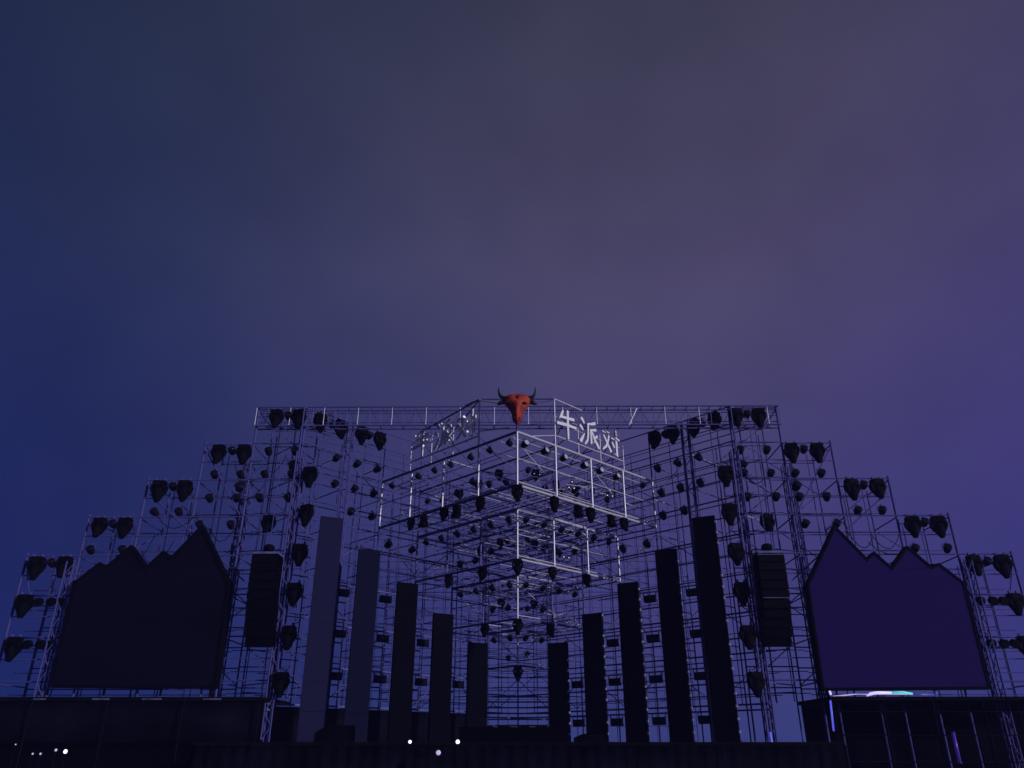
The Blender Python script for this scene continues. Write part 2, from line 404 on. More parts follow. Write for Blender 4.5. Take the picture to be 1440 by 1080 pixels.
# ------------------------------------------------------------------ truss towers
def tower(x, y, z1, label, w=.3):
    t = thing('truss_tower', label, 'truss tower', (x, y, 0))
    h = w / 2
    for a, b in ((-h, -h), (h, -h), (h, h), (-h, h)):
        pole('chord', (x + a, y + b, 0), (x + a, y + b, z1), .034, 'steel', t)
    z = .3; k = 0
    while z < z1 - .5:
        u = h if k % 2 else -h
        pole('lacing', (x - u, y - h, z), (x + u, y - h, z + .5), .02, 'steel', t)
        pole('lacing', (x + h, y - u, z), (x + h, y + u, z + .5), .02, 'steel', t)
        pole('lacing', (x - h, y - u, z), (x - h, y + u, z + .5), .02, 'steel', t)
        z += .5; k += 1
    link('base_plate', mesh('base_plate', lambda bm: box(bm, -.4, .4, -.4, .4, .01, .05), M['steel']), t)
for s, sn in SIDES:
    tower(s * 9.2, 30.85, 13.0, f'dark truss tower between the {sn} line array and tallest {sn} column')
    tower(s * 7.6, 32.45, 14.9, f'dark truss tower rising behind the tallest {sn} column to the top truss')
    tower(s * 12.3, 33.6, 13.3, f'dark truss tower inside the {sn} wing scaffold near the screen peak')
    tower(s * 17.95, 31.0, 8.4, f'dark truss tower along the outer edge of the {sn} screen')

# ------------------------------------------------------------------ screens
SCR = [(-17.42, 3.62), (-17.42, 7.5), (-16.6, 8.26), (-16.3, 8.12), (-15.5, 8.95), (-14.72, 8.1), (-14.15, 8.72), (-13.82, 8.45), (-12.78, 9.78), (-11.28, 7.42), (-11.22, 3.58)]
def inset(poly, dd):
    out = []; n = len(poly)
    for i in range(n):
        p0, p1, p2 = (Vector(poly[(i + k) % n]) for k in (-1, 0, 1))
        a = (p1 - p0).normalized(); b = (p2 - p1).normalized()
        na, nb = Vector((a.y, -a.x)), Vector((b.y, -b.x))     # outline runs clockwise seen from the front: inward is to the right
        m = (na + nb).normalized(); c = max(.45, m.dot(na))
        out.append(p1 + m * dd / c)
    return out
def prism(bm, poly, y0, y1):
    f = [bm.verts.new((p[0], y0, p[1])) for p in poly]; b = [bm.verts.new((p[0], y1, p[1])) for p in poly]
    n = len(poly)
    fr = bm.faces.new(f); bk = bm.faces.new(list(reversed(b)))
    for i in range(n): bm.faces.new((f[(i + 1) % n], f[i], b[i], b[(i + 1) % n]))
    bmesh.ops.triangulate(bm, faces=[fr, bk])
def ring(bm, po, pi, y0, y1):
    n = len(po); V = [[bm.verts.new((p[0], y, p[1])) for p in pl] for pl in (po, pi) for y in (y0, y1)]
    of, ob, inf, inb = V
    for i in range(n):
        j = (i + 1) % n
        bm.faces.new((of[i], of[j], inf[j], inf[i])); bm.faces.new((ob[j], ob[i], inb[i], inb[j]))
        bm.faces.new((of[j], of[i], ob[i], ob[j])); bm.faces.new((inf[i], inf[j], inb[j], inb[i]))
for s, sn in SIDES:
    poly = [Vector((-s * x, z)) for x, z in SCR]
    if s > 0: poly = [Vector((-x, z - .08)) for x, z in reversed(SCR)]
    else: poly = [Vector(p) for p in SCR]
    cx = s * 14.3
    poly = [Vector((p.x - cx, p.y - 3.5)) for p in poly]
    lab = 'large unlit screen with jagged mountain outline on the left wing' if s < 0 else 'large flare-tinted violet screen with jagged mountain outline on the right wing'
    t = thing('video_screen', lab, 'screen', (cx, 30.5, 3.5))
    pin = inset(poly, .1)
    link('back_body', mesh('back_body', lambda bm: prism(bm, poly, .16, .42), M['frame']), t)
    link('screen_face', mesh('screen_face', lambda bm: prism(bm, pin, .05, .157), M['scr_l'] if s < 0 else M['scr_r']), t)
    link('rim', mesh('rim', lambda bm: ring(bm, poly, inset(poly, .092), .0, .157), M['frame']), t)
    for x in (-2.4, 0, 2.4):
        pole('support_post', (cx + x, 30.98, .1), (cx + x, 30.98, 7.4), .04, 'steel', t)

# ------------------------------------------------------------------ LED columns
CX = [7.42, 6.07, 4.63, 3.21, 1.77]; CT = [9.93, 8.93, 7.87, 6.83, 5.8]
colw = .90
PAN = {k: mesh('panel', lambda bm: box(bm, -colw / 2, colw / 2, -.06, .06, .006, .994), M[k]) for k in ('led', 'led_veil', 'led_weak_veil')}
clip = mesh('edge_clip', lambda bm: box(bm, -.03, .03, -.06, .03, -.045, .045), M['alu'])
ORDC = ['tallest, outermost', 'second tallest', 'middle', 'second shortest', 'shortest, innermost']
for s, sn in SIDES:
    for i in range(5):
        X, Z = CX[i], CT[i]
        t = thing('led_column', f'{ORDC[i]} {"blue-veiled" if s < 0 and i < 2 else "black"} vertical panel column of the {sn} row', 'column', (s * X, 37.5 - X, 1.75), -s * R(28), f'black columns stepping down on the {sn}')
        h = Z - 1.75; n = round(h); m_ = h / n
        link('back_frame', mesh('back_frame', lambda bm: box(bm, -colw / 2 + .03, colw / 2 - .03, .062, .2, 0, h - .02), M['led_side']), t)
        for q in range(n):
            o = link('panel', PAN['led_veil' if (s < 0 and i == 0) else 'led_weak_veil' if (s < 0 and i == 1) else 'led'], t, (0, 0, q * m_)); o.scale = (1, 1, m_)
        if s > 0:
            q = .35
            while q < h - .1:
                if random.random() < .86: link('edge_clip', clip, t, (colw / 2 + .03, -.02, q))
                q += .42
        link('foot', mesh('foot', lambda bm: box(bm, -.5, .5, .063, .7, .004, .06), M['steel']), t)
        pole('back_stay', (0, .22, h * .6), (0, .65, .06), .025, 'steel', t).location = (0, .22, h * .6)

# ------------------------------------------------------------------ line arrays
def cab(bm):
    box(bm, -.53, .53, -.32, .32, -.163, .163, top=None)
    bmesh.ops.bevel(bm, geom=bm.edges[:], offset=.018, segments=1, affect='EDGES')
cabm = mesh('cabinet', cab, M['black2'])
gril = mesh('grille', lambda bm: box(bm, -.49, .49, -.346, -.322, -.14, .14), M['black'])
for s, sn in SIDES:
    t = thing('line_array', f'black curved line array speaker hanging beside the {sn} screen', 'speaker', (s * 9.82, 30.2, 8.42))
    z, y, an = -.17, 0, R(-1)
    for q in range(10):
        c = link('cabinet', cabm, t, (0, y, z), (an, 0, 0)); link('grille', gril, c)
        st_ = R(.8 + q * .75); z -= .335 * math.cos(an + st_ / 2); y += .335 * math.sin(-(an) ) * -1 * 0 + .335 * math.sin(an + st_ / 2) * 1.0
        an += st_
    link('bumper_frame', mesh('bumper_frame', lambda bm: box(bm, -.5, .5, -.36, .36, .01, .09), M['galv']), t)
    if s > 0:
        link('pale_strip', mesh('pale_strip', lambda bm: box(bm, -.52, .52, -.368, -.350, -.06, -.035), M['galv']), t)
        link('pale_strip', mesh('pale_strip', lambda bm: box(bm, -.52, .52, -.39, -.36, -1.71, -1.685), M['galv']), t)
    link('hoist', mesh('hoist', lambda bm: lathe(bm, [(.12, .1), (.16, .2), (.36, .22), (.44, .12)], 12), M['black']), t)
    pole('chain', (s * 9.82, 30.2, 8.84), (s * 9.82, 30.2, 14.2), .018, 'steel', t)
    pole('chain', (s * 9.82 - .3, 30.2, 8.5), (s * 9.82, 30.2, 8.9), .015, 'steel', t)
    pole('chain', (s * 9.82 + .3, 30.2, 8.5), (s * 9.82, 30.2, 8.9), .015, 'steel', t)

# ------------------------------------------------------------------ fixtures
def f_base(bm):
    box(bm, -.27, .27, -.2, .2, -.36, -.06, top=(1.16, 1.0))
    bmesh.ops.bevel(bm, geom=bm.edges[:], offset=.06, segments=2, affect='EDGES')
BASE = mesh('base', f_base, M['black'])
CLAMP = mesh('clamp', lambda bm: box(bm, -.04, .04, -.05, .05, -.07, .06), M['steel'])
def f_arm(bm):
    vs = []
    prof = [(.33, .12, -.27), (.36, .14, -.40), (.33, .14, -.56), (.25, .10, -.72), (.17, .05, -.82)]
    for x, hw, z in prof:
        vs.append([bm.verts.new(p) for p in ((x, -hw, z), (x, hw, z), (x - .12, hw, z), (x - .12, -hw, z))])
    for a, b in zip(vs, vs[1:]):
        for k in range(4): bm.faces.new((a[k], a[(k + 1) % 4], b[(k + 1) % 4], b[k]))
    bm.faces.new(vs[0]); bm.faces.new(list(reversed(vs[-1])))
ARM = mesh('yoke_arm', f_arm, M['black'])
HEAD = mesh('head', lambda bm: lathe(bm, [(-.30, .10), (-.26, .19), (-.12, .25), (.04, .25), (.18, .20), (.32, .14), (.40, .11)], 16, (0, 0, -1)), M['black'])
LENS = mesh('lens', lambda bm: lathe(bm, [(.402, .095), (.412, .07)], 14, (0, 0, -1)), M['dlens'])
def big(loc, rz, label, group, sc_=1.0, tilt=None, pan_=None):
    t = thing('moving_head_light', label, 'stage light', loc, rz, group); t.scale = (sc_, sc_, sc_)
    link('base', BASE, t); link('clamp', CLAMP, t, (-.18, 0, 0)); link('clamp', CLAMP, t, (.18, 0, 0)); link('yoke_arm', ARM, t); link('yoke_arm', ARM, t, (0, 0, 0), (0, 0, math.pi))
    hd = link('head', HEAD, t, (0, 0, -.66), (tilt if tilt is not None else R(-14 + random.uniform(-14, 10)), 0, 0)); link('lens', LENS, hd)
    return t
PBODY = mesh('can', lambda bm: lathe(bm, [(-.2, .07), (-.17, .13), (-.05, .165), (.14, .175), (.16, .185), (.17, .165)], 14, (0, -1, 0)), M['lamp'])
def f_yoke(bm):
    tube(bm, [(-.2, 0, -.27), (-.2, 0, -.08), (-.15, 0, -.04), (.15, 0, -.04), (.2, 0, -.08), (.2, 0, -.27)], .016, 6)
    box(bm, -.035, .035, -.03, .03, -.05, .05)
PYOKE = mesh('yoke', f_yoke, M['steel'])
PL = {k: mesh('lens', lambda bm: lathe(bm, [(.168, .158), (.185, .12)], 14, (0, -1, 0)), M[k]) for k in ('dlens', 'lens', 'glint_bead')}
def par(loc, rz, label, group, lens='dlens', tilt=R(-28), sc_=.88):
    t = thing('par_light', label, 'stage light', loc, rz, group); t.scale = (sc_,) * 3
    link('yoke', PYOKE, t)
    b = link('can', PBODY, t, (0, 0, -.27), (tilt + random.uniform(-.1, .1), 0, random.uniform(-.15, .15))); link('lens', PL[lens], b)
    return t

# pairs on the steps of each wing
STEP = [('topmost', 10.54, 9.55, 15.05), ('second', 12.81, 11.72, 13.42), ('third', 15.05, 13.98, 11.82), ('fourth', 17.21, 16.16, 10.22), ('lowest', 19.38, 18.25, 8.62)]
for s, sn in SIDES:
    gr = f'pairs of large moving heads on the {sn} wing steps'
    for nm, xo, xi, z in STEP:
        big((s * xo, 30.98, z), random.uniform(-.25, .25), f'large black moving head, outer of the pair on the {nm} {sn} wing step', gr, random.uniform(.84, .92))
        big((s * xi, 30.98, z), random.uniform(-.25, .25), f'large black moving head, inner of the pair on the {nm} {sn} wing step', gr, random.uniform(.84, .92))
        par((s * (xo + xi) / 2, 31.05, z - .05), 0, f'small round lamp between the two moving heads on the {nm} {sn} wing step', f'small lamps on the {sn} wing steps')
    big((s * 19.47, 30.98, 7.12), .1, f'large black moving head at the outer {sn} edge, one level below the lowest step', gr, random.uniform(.84, .92))
    big((s * 19.44, 30.98, 5.52), -.1, f'large black moving head at the outer {sn} edge, two levels below the lowest step', gr, random.uniform(.84, .92))
    # lamp bars on the outer bay
    for q, (z, pos) in enumerate(((7.05, 'upper'), (5.45, 'lower'))):
        bt = thing('lamp_bar', f'{pos} row of small dark lamps beside the outer edge of the {sn} screen', 'lamp bar', (s * 18.5, 31.02, z))
        link('rail', mesh('rail', lambda bm: tube(bm, [(-.75, 0, 0), (.75, 0, 0)], .03), M['steel']), bt)
        link('rail', mesh('rail', lambda bm: tube(bm, [(-.75, 0, -.42), (.75, 0, -.42)], .02), M['steel']), bt)
        for x in (-.4, .1, .5):
            link('lamp', mesh('lamp', lambda bm: lathe(bm, [(-.12, .09), (-.05, .15), (.15, .17), (.17, .15)], 12, (0, -1, -.3), (x, 0, -.24)), M['black']), bt)
    # column of heads beside the inner tower
    for q, (x, z) in enumerate(((8.67, 12.28), (8.63, 10.65), (8.7, 9.03), (8.74, 7.49), (8.76, 5.87), (8.84, 4.2))):
        big((s * x, 30.6, z), random.uniform(-.3, .3) + s * .2, f'large black moving head, {ORD[q]} from the top beside the {sn} line array tower', f'vertical row of moving heads beside the {sn} tower', .88, R(-4 + random.uniform(-6, 4)))
    # funnel top row
    for q, x in enumerate((8.68, 7.93, 7.13, 6.42)):
        big((s * x, A - x - .1, 15.0), -s * R(40) + random.uniform(-.2, .2), f'large black moving head, {ORD[q]} from the wing along the {sn} diagonal top rail', f'moving heads on the {sn} diagonal top rail', random.uniform(.84, .92))
    for q, x in enumerate((8.25, 6.85)):
        par((s * x, A - x - .06, 14.9), -s * R(45), f'small lamp {"nearer wing" if q == 0 else "nearer centre"} between moving heads of the {sn} diagonal top rail', f'small lamps on the {sn} diagonal top rail', sc_=.9)
    # spot above the array
    sp = big((s * 10.05, 30.4, 10.15), .2 * s, f'stout black spotlight mounted above the {sn} line array', f'spotlights above the line arrays', .8, R(-50))
    # small lamps of the wing
    rows = [(13.35, (10.69, 9.56), 'top'), (12.3, (12.85, 11.74, 10.71, 9.58), 'second'), (11.27, (12.89, 11.76, 10.79, 9.59), 'third'),
            (10.68, (15.08, 14.07), 'fourth'), (10.13, (13.1, 11.82), 'fifth'), (9.1, (17.38, 16.08), 'lowest')]
    for z, xs, nm in rows:
        for q, x in enumerate(xs):
            wh = (['outer', 'inner'] if len(xs) == 2 else ['outermost', 'second from outside', 'third from outside', 'innermost'])[q]
            par((s * x, 31.08, z), random.uniform(-.2, .2), f'small round lamp, {wh} of the {nm} lamp row inside the {sn} wing', f'small lamps inside the {sn} wing')
    for q, (x, z) in enumerate(((11.75, 11.82), (14.3, 11.75 - 1.0 + .9), (9.6, 12.75))):
        if q != 1:
            par((s * x, 31.2, z), .3, f'small dark lamp wedged between lamp rows {"behind the second step" if q == 0 else "beside the tower head"} of the {sn} wing', f'odd lamps inside the {sn} wing', sc_=1.05)
    # funnel small lamps
    for z, xs, nm in ((13.38, (7.98, 7.21, 6.44), 'highest'), (12.2, (7.95, 7.23, 6.5), 'second'), (11.15, (7.28, 6.49), 'third'), (10.05, (5.8, 4.84), 'lowest')):
        for q, x in enumerate(xs):
            wh = ['outer', 'middle', 'inner'][q] if len(xs) == 3 else ['outer', 'inner'][q]
            par((s * x, A - x - .1, z), -s * R(45) + random.uniform(-.3, .3), f'small lamp, {wh} one of the {nm} row on the {sn} diagonal wall', f'small lamps on the {sn} diagonal wall')
    # strobes on the funnel wall
    for q, x in enumerate((7.26, 5.72, 4.19, 2.68)):
        for e_, z in enumerate((7.41, 5.78, 4.16, 2.57)):
            if (q == 2 and e_ == 0) or (q == 3 and e_ < 2): continue
            if s < 0 and e_ == 3: continue
            gap = ['first', 'second', 'third', 'fourth'][q]
            lv = ['top', 'upper middle', 'lower middle', 'bottom'][e_]
            t = thing('strobe_light', f'flat dark strobe at {lv} level in the {gap} gap between {sn} columns from outside', 'strobe', (s * x, A - x - .3, z), -s * R(38), f'strobes between the {sn} columns')
            link('housing', mesh('housing', lambda bm: (box(bm, -.28, .28, -.07, .1, -.15, .15), bmesh.ops.bevel(bm, geom=bm.edges[:], offset=.02, segments=1, affect='EDGES'))[0], M['black']), t)
            link('lens', mesh('lens', lambda bm: box(bm, -.23, .23, -.082, -.072, -.1, .1), M['dlens']), t)
            link('bracket', mesh('bracket', lambda bm: (box(bm, -.31, -.285, -.02, .02, -.05, .28), box(bm, .285, .31, -.02, .02, -.05, .28), box(bm, -.284, .284, -.02, .02, .25, .28)), M['steel']), t)
# canopy lamps
for k, (zt, zb) in enumerate(TZ):
    n = 4 - k; c0 = A - 2 * BAY * n; tn = ['top', 'second', 'third', 'lowest'][k]
    for s, sn in SIDES:
        xs = [.3, 1.1, 1.9, 2.8, 3.55, 4.34, 5.7][:n * 2 - (1 if n == 4 else 0)] if k == 0 else [.36 + .77 * q for q in range(n * 2)]
        for q, x in enumerate(xs):
            lit = (k == 0 and s > 0 and q != len(xs) - 1)
            par((s * x, c0 + x + .16, zt - .12), s * R(45 if k == 0 else 30) + random.uniform(-.1, .1), f'small {"pale lensed " if lit else "dark "}lamp, {ORD[q]} from corner, under {sn} top edge of {tn} canopy tier', f'lamps under the {sn} edge of canopy tiers', 'lens' if lit else 'dlens', R(-12 if lit else -30), .8 if lit else .68)
    for s, sn in SIDES:
        for q in range(max(1, 2 * n - 2)):
            x = .45 + .72 * q
            par((s * x, c0 + x + BAY * 1.15, (zt + zb) / 2 + random.uniform(-.1, .5)), random.uniform(-.8, .8), f'small dark lamp, {ORD[q]} from centre, inside the {sn} half of {tn} canopy tier', f'small lamps inside the {sn} half of the canopy', sc_=random.uniform(.6, .75))
    big((0, c0 - .05, zb + .02), 0, f'black moving head hanging from the front corner of the {tn} canopy tier', 'moving heads on the canopy corners', .64, R(-6))
    for s, sn in SIDES:
        for q in range(1, n):
            x = BAY * q - .1
            big((s * x, c0 + x, zb + .02), s * R(45) + random.uniform(-.2, .2), f'black moving head, {ORD[q - 1]} from corner, on {sn} bottom edge of {tn} canopy tier', f'moving heads on the {sn} bottom edges of canopy tiers', random.uniform(.52, .64), R(random.uniform(-35, 5)))
        if k == 0:
            for q, x in enumerate((2.45, 3.95)):
                big((s * x, c0 + x + .1, zb + .0), s * R(60), f'sideways tilted moving head {"nearer the corner" if q == 0 else "farther from corner"} on {sn} edge of top canopy tier', f'tilted heads of the top canopy tier', .62, R(-65))
    for q in range(n - 1):     # deep inside each tier
        for s, sn in SIDES:
            big((s * BAY * (.5 + q * .6), c0 + BAY * (2.2 + q * .9), zt - .35), random.uniform(-1, 1), f'dark moving head deep inside the {tn} canopy tier, {ORD[q]} from centre on the {sn}', 'moving heads deep inside the canopy', .5, R(random.uniform(-60, 20)))
# glints inside the right half of the canopy, put in as glowing clusters
for q, (x, y, z, where) in enumerate(((.81, 29.81, 11.9, 'near the corner of the top canopy tier'), (2.3, 31.3, 11.8, 'in the middle right of the top canopy tier'), (4.12, 33.1, 12.0, 'at the far right of the top canopy tier'), (2.1, 33.0, 9.25, 'in the right half of the second canopy tier'))):
    t = thing('glint_cluster', f'tiny cluster of glowing white glints {where}', 'glint cluster', (x, y, z))
    link('bracket', mesh('bracket', lambda bm: (tube(bm, [(0, 0, .2), (0, 0, -.3)], .02), tube(bm, [(-.18, 0, -.1), (.18, 0, -.05)], .016)), M['steel']), t)
    for a, b in ((-.12, -.26), (.1, -.3), (.02, -.02))[:(2 if q in (0, 3) else 3)]:
        hs = link('housing', mesh('housing', lambda bm: lathe(bm, [(0, .03), (.03, .065), (.12, .07)], 10, (0, -1, -.2), (a, 0, b)), M['black']), t)
        link('glint_bead', mesh('glint_bead', lambda bm: lathe(bm, [(.121, .025 if q else .015), (.14, .015 if q else .01)], 10, (0, -1, -.2), (a, 0, b)), M['glint_bead']), hs)

# ------------------------------------------------------------------ sign letters
G = {
 'niu': [([(.33, .97), (.27, .82), (.14, .62)], (.07, .10, .04)), ([(.2, .70), (.9, .76)], (.08, .10)), ([(.0, .42), (.5, .47), (1.0, .48)], (.10, .11, .08)), ([(.56, 1.02), (.55, .5), (.56, -.04)], (.10, .10, .07))],
 'pai': [([(.10, .98), (.18, .92), (.27, .80)], (.10, .12, .07)), ([(.02, .68), (.1, .62), (.19, .52)], (.09, .11, .06)), ([(.02, .06), (.09, .16), (.26, .42)], (.12, .12, .04)),
         ([(.88, .97), (.66, .88), (.42, .82)], (.11, .09, .06)), ([(.46, .84), (.45, .45), (.40, .2), (.25, .02)], (.08, .09, .09, .06)), ([(.90, .72), (.72, .66), (.56, .63)], (.10, .08, .06)),
         ([(.60, .64), (.60, .1), (.76, .24)], (.09, .10, .04)), ([(.66, .58), (.78, .32), (1.02, .04)], (.06, .11, .10)), ([(.94, .50), (.82, .40), (.74, .34)], (.08, .08, .05))],
 'dui': [([(.02, .82), (.42, .80)], (.09, .09)), ([(.42, .82), (.33, .5), (.2, .25), (.0, .1)], (.08, .08, .09, .06)), ([(.08, .66), (.26, .4), (.48, .1)], (.07, .09, .11)),
         ([(.52, .66), (1.0, .68)], (.08, .11)), ([(.80, 1.0), (.80, .0), (.66, .10)], (.11, .10, .05)), ([(.54, .5), (.6, .42), (.66, .30)], (.07, .10, .08))],
}
def glyph(key, size):
    def fn(bm):
        for k, (pts, ws_) in enumerate(G[key]):
            pts = [Vector(p) * size for p in pts]; ws2 = [x * size for x in ws_]; L, Rr = [], []
            for i, p in enumerate(pts):
                tdir = (pts[min(i + 1, len(pts) - 1)] - pts[max(i - 1, 0)]).normalized(); nv = Vector((-tdir.y, tdir.x)) * ws2[i] / 2 * 1.05
                L.append(p + nv); Rr.append(p - nv)
            y0, y1 = -.022 - .003 * k, .022 + .003 * k
            V = [[bm.verts.new((p.x, y, p.y)) for p in pl] for pl in (L, Rr) for y in (y0, y1)]
            lf, lb, rf, rb = V
            for i in range(len(pts) - 1):
                bm.faces.new((lf[i], lf[i + 1], rf[i + 1], rf[i])); bm.faces.new((lb[i + 1], lb[i], rb[i], rb[i + 1]))
                bm.faces.new((lf[i + 1], lf[i], lb[i], lb[i + 1])); bm.faces.new((rf[i], rf[i + 1], rb[i + 1], rb[i]))
            for e_ in (0, -1): bm.faces.new((lf[e_], rf[e_], rb[e_], lb[e_]))
    return fn
GM = {k: mesh('letter', glyph(k, 1.22), M['letter']) for k in G}
q2 = math.sqrt(.5); c1 = A - 8 * BAY
for s, sn in SIDES:
    u = Vector((q2, s * q2, 0)); nrm = Vector((s * q2, -q2, 0))
    org = Vector((BAY, c1 + BAY, 12.65)) if s > 0 else Vector((-4.75, c1 + 4.75, 12.65))
    t = thing('letter_sign', 'white three character sign on the right canopy edge, reading 牛派对' if s > 0 else 'shadowed three character sign with glowing glint beads on the left canopy edge', 'sign', org)
    for key, sa in zip(('niu', 'pai', 'dui'), (.0, 1.42, 2.92) if s > 0 else (.25, 1.75, 3.2)):
        o = link('letter', GM[key], t); o.location = u * sa + nrm * .1 + Vector((0, 0, .48)); o.rotation_euler = (0, 0, s * R(45))
    W = lambda a, z, off=0: org + u * a + nrm * off + Vector((0, 0, z))
    Ln = 4.5
    near = 0 if s > 0 else Ln
    pole('bottom_rail', W(-.02, .45), W(Ln, .45), .036, 'alu', t)
    pole('middle_rail', W(-.02, 1.05, -.02), W(Ln * .95, 1.05, -.02), .018, 'alu', t)
    pole('middle_rail', W(-.02, 1.32, -.02), W(1.45, 1.32, -.02), .018, 'alu', t)
    a0, a1 = (0, 1.75) if s > 0 else (Ln - .9, Ln)
    pole('top_rail', W(a0, 2.08), W(a1, 2.08), .034, 'alu', t)
    if s < 0: pole('top_rail', W(.6, 1.72), W(Ln, 2.08), .035, 'steel', t)
    for a in (0, 1.45, 2.9, Ln):
        pole('post', W(a, 0), W(a, 2.08 if (a == near or (s > 0 and a < .1)) else 1.3), .03 if a == near else .02, 'alu', t)
    for a in (.6, 2.1, 3.7):
        pole('back_stay', W(a, .45, 0), W(a, .0, -1.2), .022, 'galv', t)
        pole('back_stay', W(a, 1.3, 0), W(a + .4, .02, -1.5), .022, 'steel', t)
    if s < 0:
        for x, z in ((-2.06, 14.08), (-1.9, 13.8), (-1.88, 13.34), (-2.7, 13.28), (-3.07, 14.18), (-3.76, 13.72), (-3.93, 13.5), (-4.35, 14.12), (-2.0, 14.02)):
            big_ = z in (14.08, 13.34, 13.5)
            bb = link('glint_bead', mesh('glint_bead', lambda bm: lathe(bm, [(0, .015), (.02, .042 if big_ else .026), (.07, .038 if big_ else .022), (.09, .012)], 10, (0, -1, 0)), M['glint_bead']), t)
            bb.location = Vector((x, c1 - x - .0, z)) + nrm * .22 - org
        for x, z0, z1 in ((-3.75, 13.55, 14.15), (-3.45, 13.5, 14.0), (-2.55, 13.5, 14.1), (-1.75, 13.3, 13.9)):
            pole('rod', (x, c1 - x - .12, z0), (x, c1 - x - .12, z1), .016, 'galv', t)
cb = thing('corner_beam', 'pipe frame bridging the two sign ends behind the red bull head', 'frame', (0, c1 + BAY, 12.65))
zc = 14.73
pole('beam', (-BAY, c1 + BAY, zc), (BAY, c1 + BAY, zc), .035, 'steel', cb)
pole('strut', (-BAY, c1 + BAY, zc - .05), (-.25, c1 + .5, 14.0), .03, 'alu', cb)
pole('strut', (BAY, c1 + BAY, zc - .05), (.25, c1 + .5, 14.0), .03, 'steel', cb)
pole('strut', (-BAY, c1 + BAY, 13.3), (-.3, c1 + .45, 13.0), .03, 'alu', cb)
pole('strut', (BAY, c1 + BAY, 13.1), (.6, c1 + .6, 12.7), .025, 'alu', cb)
pole('mast', (0, c1 + .3, 12.65), (0, c1 + .3, 14.1), .04, 'steel', cb)
for x in (-BAY,): pole('post', (x, c1 + BAY, 12.66), (x, c1 + BAY, zc), .03, 'alu', cb)
pole('beam', (-BAY * 2, c1 + 3 * BAY, 14.2), (-BAY, c1 + BAY, zc), .03, 'steel', cb)

# ------------------------------------------------------------------ bull head
bh = thing('bull_head', 'red bull head with dark upturned horns at the top centre', 'bull head', (0, c1 + .22, 13.82))
def skull(bm):
    S = [(.50, .20, .10, .10), (.44, .40, .22, .16), (.30, .54, .28, .2), (.14, .53, .33, .2), (-.02, .42, .33, .18), (-.18, .29, .30, .15), (-.34, .215, .27, .13), (-.50, .20, .25, .12), (-.62, .175, .22, .1), (-.72, .10, .14, .07), (-.78, .03, .06, .03)]
    n = 20; rings = []
    for z, wd, fr, bk in S:
        rg = []
        for k in range(n):
            a = 2 * math.pi * k / n; x = math.cos(a) * wd; yy = math.sin(a)
            y = yy * (bk if yy > 0 else fr)
            if yy < 0:
                ridge = .05 * math.exp(-(x / .08) ** 2) if z < .1 else 0
                socket = .13 * math.exp(-((abs(x) - .27) / .10) ** 2 - ((z - .06) / .10) ** 2)
                brow = .09 * math.exp(-((abs(x) - .26) / .13) ** 2 - ((z - .28) / .08) ** 2)
                dent = .07 * math.exp(-(x / .10) ** 2 - ((z - .24) / .12) ** 2)
                y += -ridge + socket - brow + dent
            rg.append(bm.verts.new((x, y, z)))
        rings.append(rg)
    for a, b in zip(rings, rings[1:]):
        for k in range(n):
            f = bm.faces.new((a[k], a[(k + 1) % n], b[(k + 1) % n], b[k])); f.smooth = True
    bm.faces.new(list(reversed(rings[0]))); bm.faces.new(rings[-1])
    bmesh.ops.subdivide_edges(bm, edges=bm.edges[:], cuts=1, use_grid_fill=True, smooth=.6)
link('skull', mesh('skull', skull, M['red']), bh)
for s in (-1, 1):
    link('horn', mesh('horn', lambda bm: tube(bm, [(s * .36, .05, .36), (s * .52, .04, .38), (s * .64, .02, .43), (s * .71, 0, .54), (s * .735, -.02, .69), (s * .73, -.02, .82)], [.09, .085, .07, .052, .033, .01], 10), M['horn']), bh)
    def ear(bm):
        tube(bm, [(s * .42, .02, .2), (s * .55, .0, .2), (s * .68, .0, .14), (s * .78, .0, .06)], [.05, .10, .09, .02], 8)
    link('ear', mesh('ear', ear, M['horn']), bh)
    link('eye', mesh('eye', lambda bm: bmesh.ops.create_uvsphere(bm, u_segments=12, v_segments=8, radius=.105, matrix=Matrix.Translation((s * .27, -.19, .05)) @ Matrix.Diagonal((1.25, .8, .62, 1))), M['horn']), bh)
    link('nostril', mesh('nostril', lambda bm: bmesh.ops.create_uvsphere(bm, u_segments=8, v_segments=6, radius=.035, matrix=Matrix.Translation((s * .1, -.215, -.58))), M['horn']), bh)
link('brow_patch', mesh('brow_patch', lambda bm: bmesh.ops.create_uvsphere(bm, u_segments=12, v_segments=8, radius=.12, matrix=Matrix.Translation((0, -.235, .24)) @ Matrix.Diagonal((.9, .35, 1.1, 1))), M['horn']), bh)
link('mount', mesh('mount', lambda bm: box(bm, -.15, .15, .1, .2, -.3, .2), M['steel']), bh)

